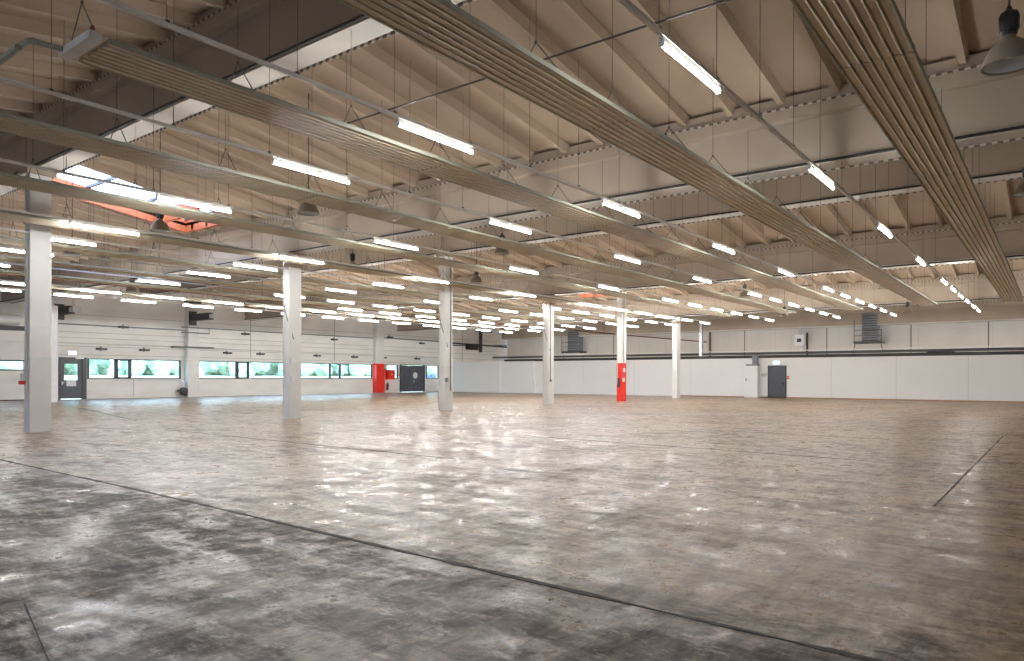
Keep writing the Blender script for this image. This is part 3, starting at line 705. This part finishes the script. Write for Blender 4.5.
# white cabinet against the partition
e = empty('white_cabinet', (P - .35, 20.03, 0), 'tall white cabinet against the partition, left of the grey door', 'cabinet')
MB().cbox(-.3, .33, -.55, .55, .02, 2.62, .015).build('cabinet_body', M['white'], e)
dr = MB().box(-.318, -.3, -.5, .5, .3, 2.55).build('cabinet_door', M['white'], e); MB().box(-.34, -.318, .36, .42, 1.35, 1.6).build('handle', M['frame'], dr)
MB().box(-.28, .3, -.5, .5, 0, .02).build('plinth', M['rail'], e)
c = MB().box(P - .45, P - .1, 19.6, 20.0, 2.62, 3.5).box(P - .5, P - .05, 19.5, 20.5, 2.62, 2.75).build('duct_stub', M['midgrey']); tag(c, 'grey duct stub rising from the white cabinet top', 'duct')
c = MB().box(P - .08, P, 18.95, 19.4, 1.75, 2.0).build('small_wall_box', M['rail']); tag(c, 'small pale box between the white cabinet and the partition door', 'box')

# ------------------------------------------------------------------ outside
mb = MB(); mb.quad((-40, Y1 + .3, -.2), (150, Y1 + .3, -.2), (150, 62, .2), (-40, 62, .2)); mb.quad((-40, 62, .2), (150, 62, .2), (150, 92, 1.72), (-40, 92, 1.72)); mb.quad((-40, 92, 1.72), (150, 92, 1.72), (150, 160, 2.), (-40, 160, 2.))
o = mb.build('field', M['field']); o['kind'] = 'structure'
def bush_mesh(seed, w, h):
    rng = random.Random(seed); mb = MB()
    for k in range(60):
        a = rng.uniform(0, 2 * PI); q = rng.uniform(0, 1) ** .5 * w; z = rng.uniform(.08, 1) * h * (1 - .45 * q / w); r = rng.uniform(.35, .8) * h * .26
        cx, cy = q * math.cos(a), q * math.sin(a) * .7; i = len(mb.v); n, m_ = 9, 6
        for u in range(m_ + 1):
            for v in range(n):
                t, p = PI * u / m_, 2 * PI * v / n; rr = r * rng.uniform(.72, 1.25)
                mb.v.append((cx + rr * math.sin(t) * math.cos(p), cy + rr * math.sin(t) * math.sin(p), z + rr * math.cos(t)))
        for u in range(m_):
            for v in range(n): mb.f.append((i + u * n + v, i + (u + 1) * n + v, i + (u + 1) * n + (v + 1) % n, i + u * n + (v + 1) % n))
    return mb.mesh('foliage', M['leaf'])
bm_ = [bush_mesh(s, 4.4, 6.4 + s * .5) for s in range(4)]
trunk = MB().tube([(0, 0, -.3), (.1, 0, 1.2), (0, .1, 2.6)], .22, 8).mesh('trunk', M['bark'])
for k in range(32):
    x = 10 + k * 3.9 + random.uniform(-.4, .4); y = 94 + (k % 3) * 4.5
    e = empty('bushy_tree', (x, y, 1.75), 'leafy green tree in the row beyond the window wall', 'tree', 'green trees seen through the windows')
    s = random.uniform(.75, 1.25); e.scale = (s, s, s); e.rotation_euler = (0, 0, random.uniform(0, 6))
    inst('foliage', bm_[k % 4], e); inst('trunk', trunk, e)
# parked car glimpsed through the last window
e = empty('parked_car', (71.5, 68., .5), 'dark blue car parked outside the last window by the double door', 'car')
MB().extr([(-.85, .3), (.85, .3), (.88, .8), (.7, .95), (.55, 1.4), (-.55, 1.4), (-.7, .95), (-.88, .8)], -1.6, 1.9).build('body', M['car'], e)
MB().box(-1.2, 1.2, -.72, .72, 1.0, 1.33).build('car_window', M['frame'], e)
for sx in (-1.1, 1.3):
    for sy in (-.8, .8): MB().tube([(sx, sy - .1, .32), (sx, sy + .1, .32)], .32, 16).build('wheel', M['tyre'], e)

# ------------------------------------------------------------------ world, camera, view
w = bpy.data.worlds.new('World'); S.world = w; w.use_nodes = True
nt = w.node_tree; nt.nodes.clear()
out = nt.nodes.new('ShaderNodeOutputWorld'); bg = nt.nodes.new('ShaderNodeBackground')
tc = nt.nodes.new('ShaderNodeTexCoord'); sp = nt.nodes.new('ShaderNodeSeparateXYZ'); rp = nt.nodes.new('ShaderNodeValToRGB')
rp.color_ramp.elements[0].position = 0.; rp.color_ramp.elements[0].color = (.80, .92, 1, 1)
rp.color_ramp.elements[1].position = .8; rp.color_ramp.elements[1].color = (.42, .60, 1, 1)
nt.links.new(tc.outputs['Generated'], sp.inputs[0]); nt.links.new(sp.outputs['Z'], rp.inputs['Fac']); nt.links.new(rp.outputs[0], bg.inputs['Color'])
bg.inputs['Strength'].default_value = 5.6
nt.links.new(bg.outputs[0], out.inputs['Surface'])

cam = bpy.data.cameras.new('camera'); co = bpy.data.objects.new('camera', cam); C.objects.link(co)
cam.sensor_width = 36; cam.lens = 716.08 / 1024 * 36; cam.shift_y = 46.49 / 1024; cam.clip_end = 600
from mathutils import Matrix
co.matrix_world = Matrix.Translation((0, 0, EYE)) @ Matrix.Rotation(.6518 - PI / 2, 4, 'Z') @ Matrix.Rotation(PI / 2, 4, 'X') @ Matrix.Rotation(.0025, 4, 'Z')
S.camera = co
vs = S.view_settings; vs.view_transform = 'Standard'; vs.look = 'None'; vs.gamma = 1; vs.use_curve_mapping = False; vs.exposure = .95
S.cycles.max_bounces = 8; S.cycles.diffuse_bounces = 5; S.cycles.transparent_max_bounces = 12
S.cycles.use_light_tree = True; S.cycles.use_denoising = True; S.cycles.sample_clamp_indirect = 6
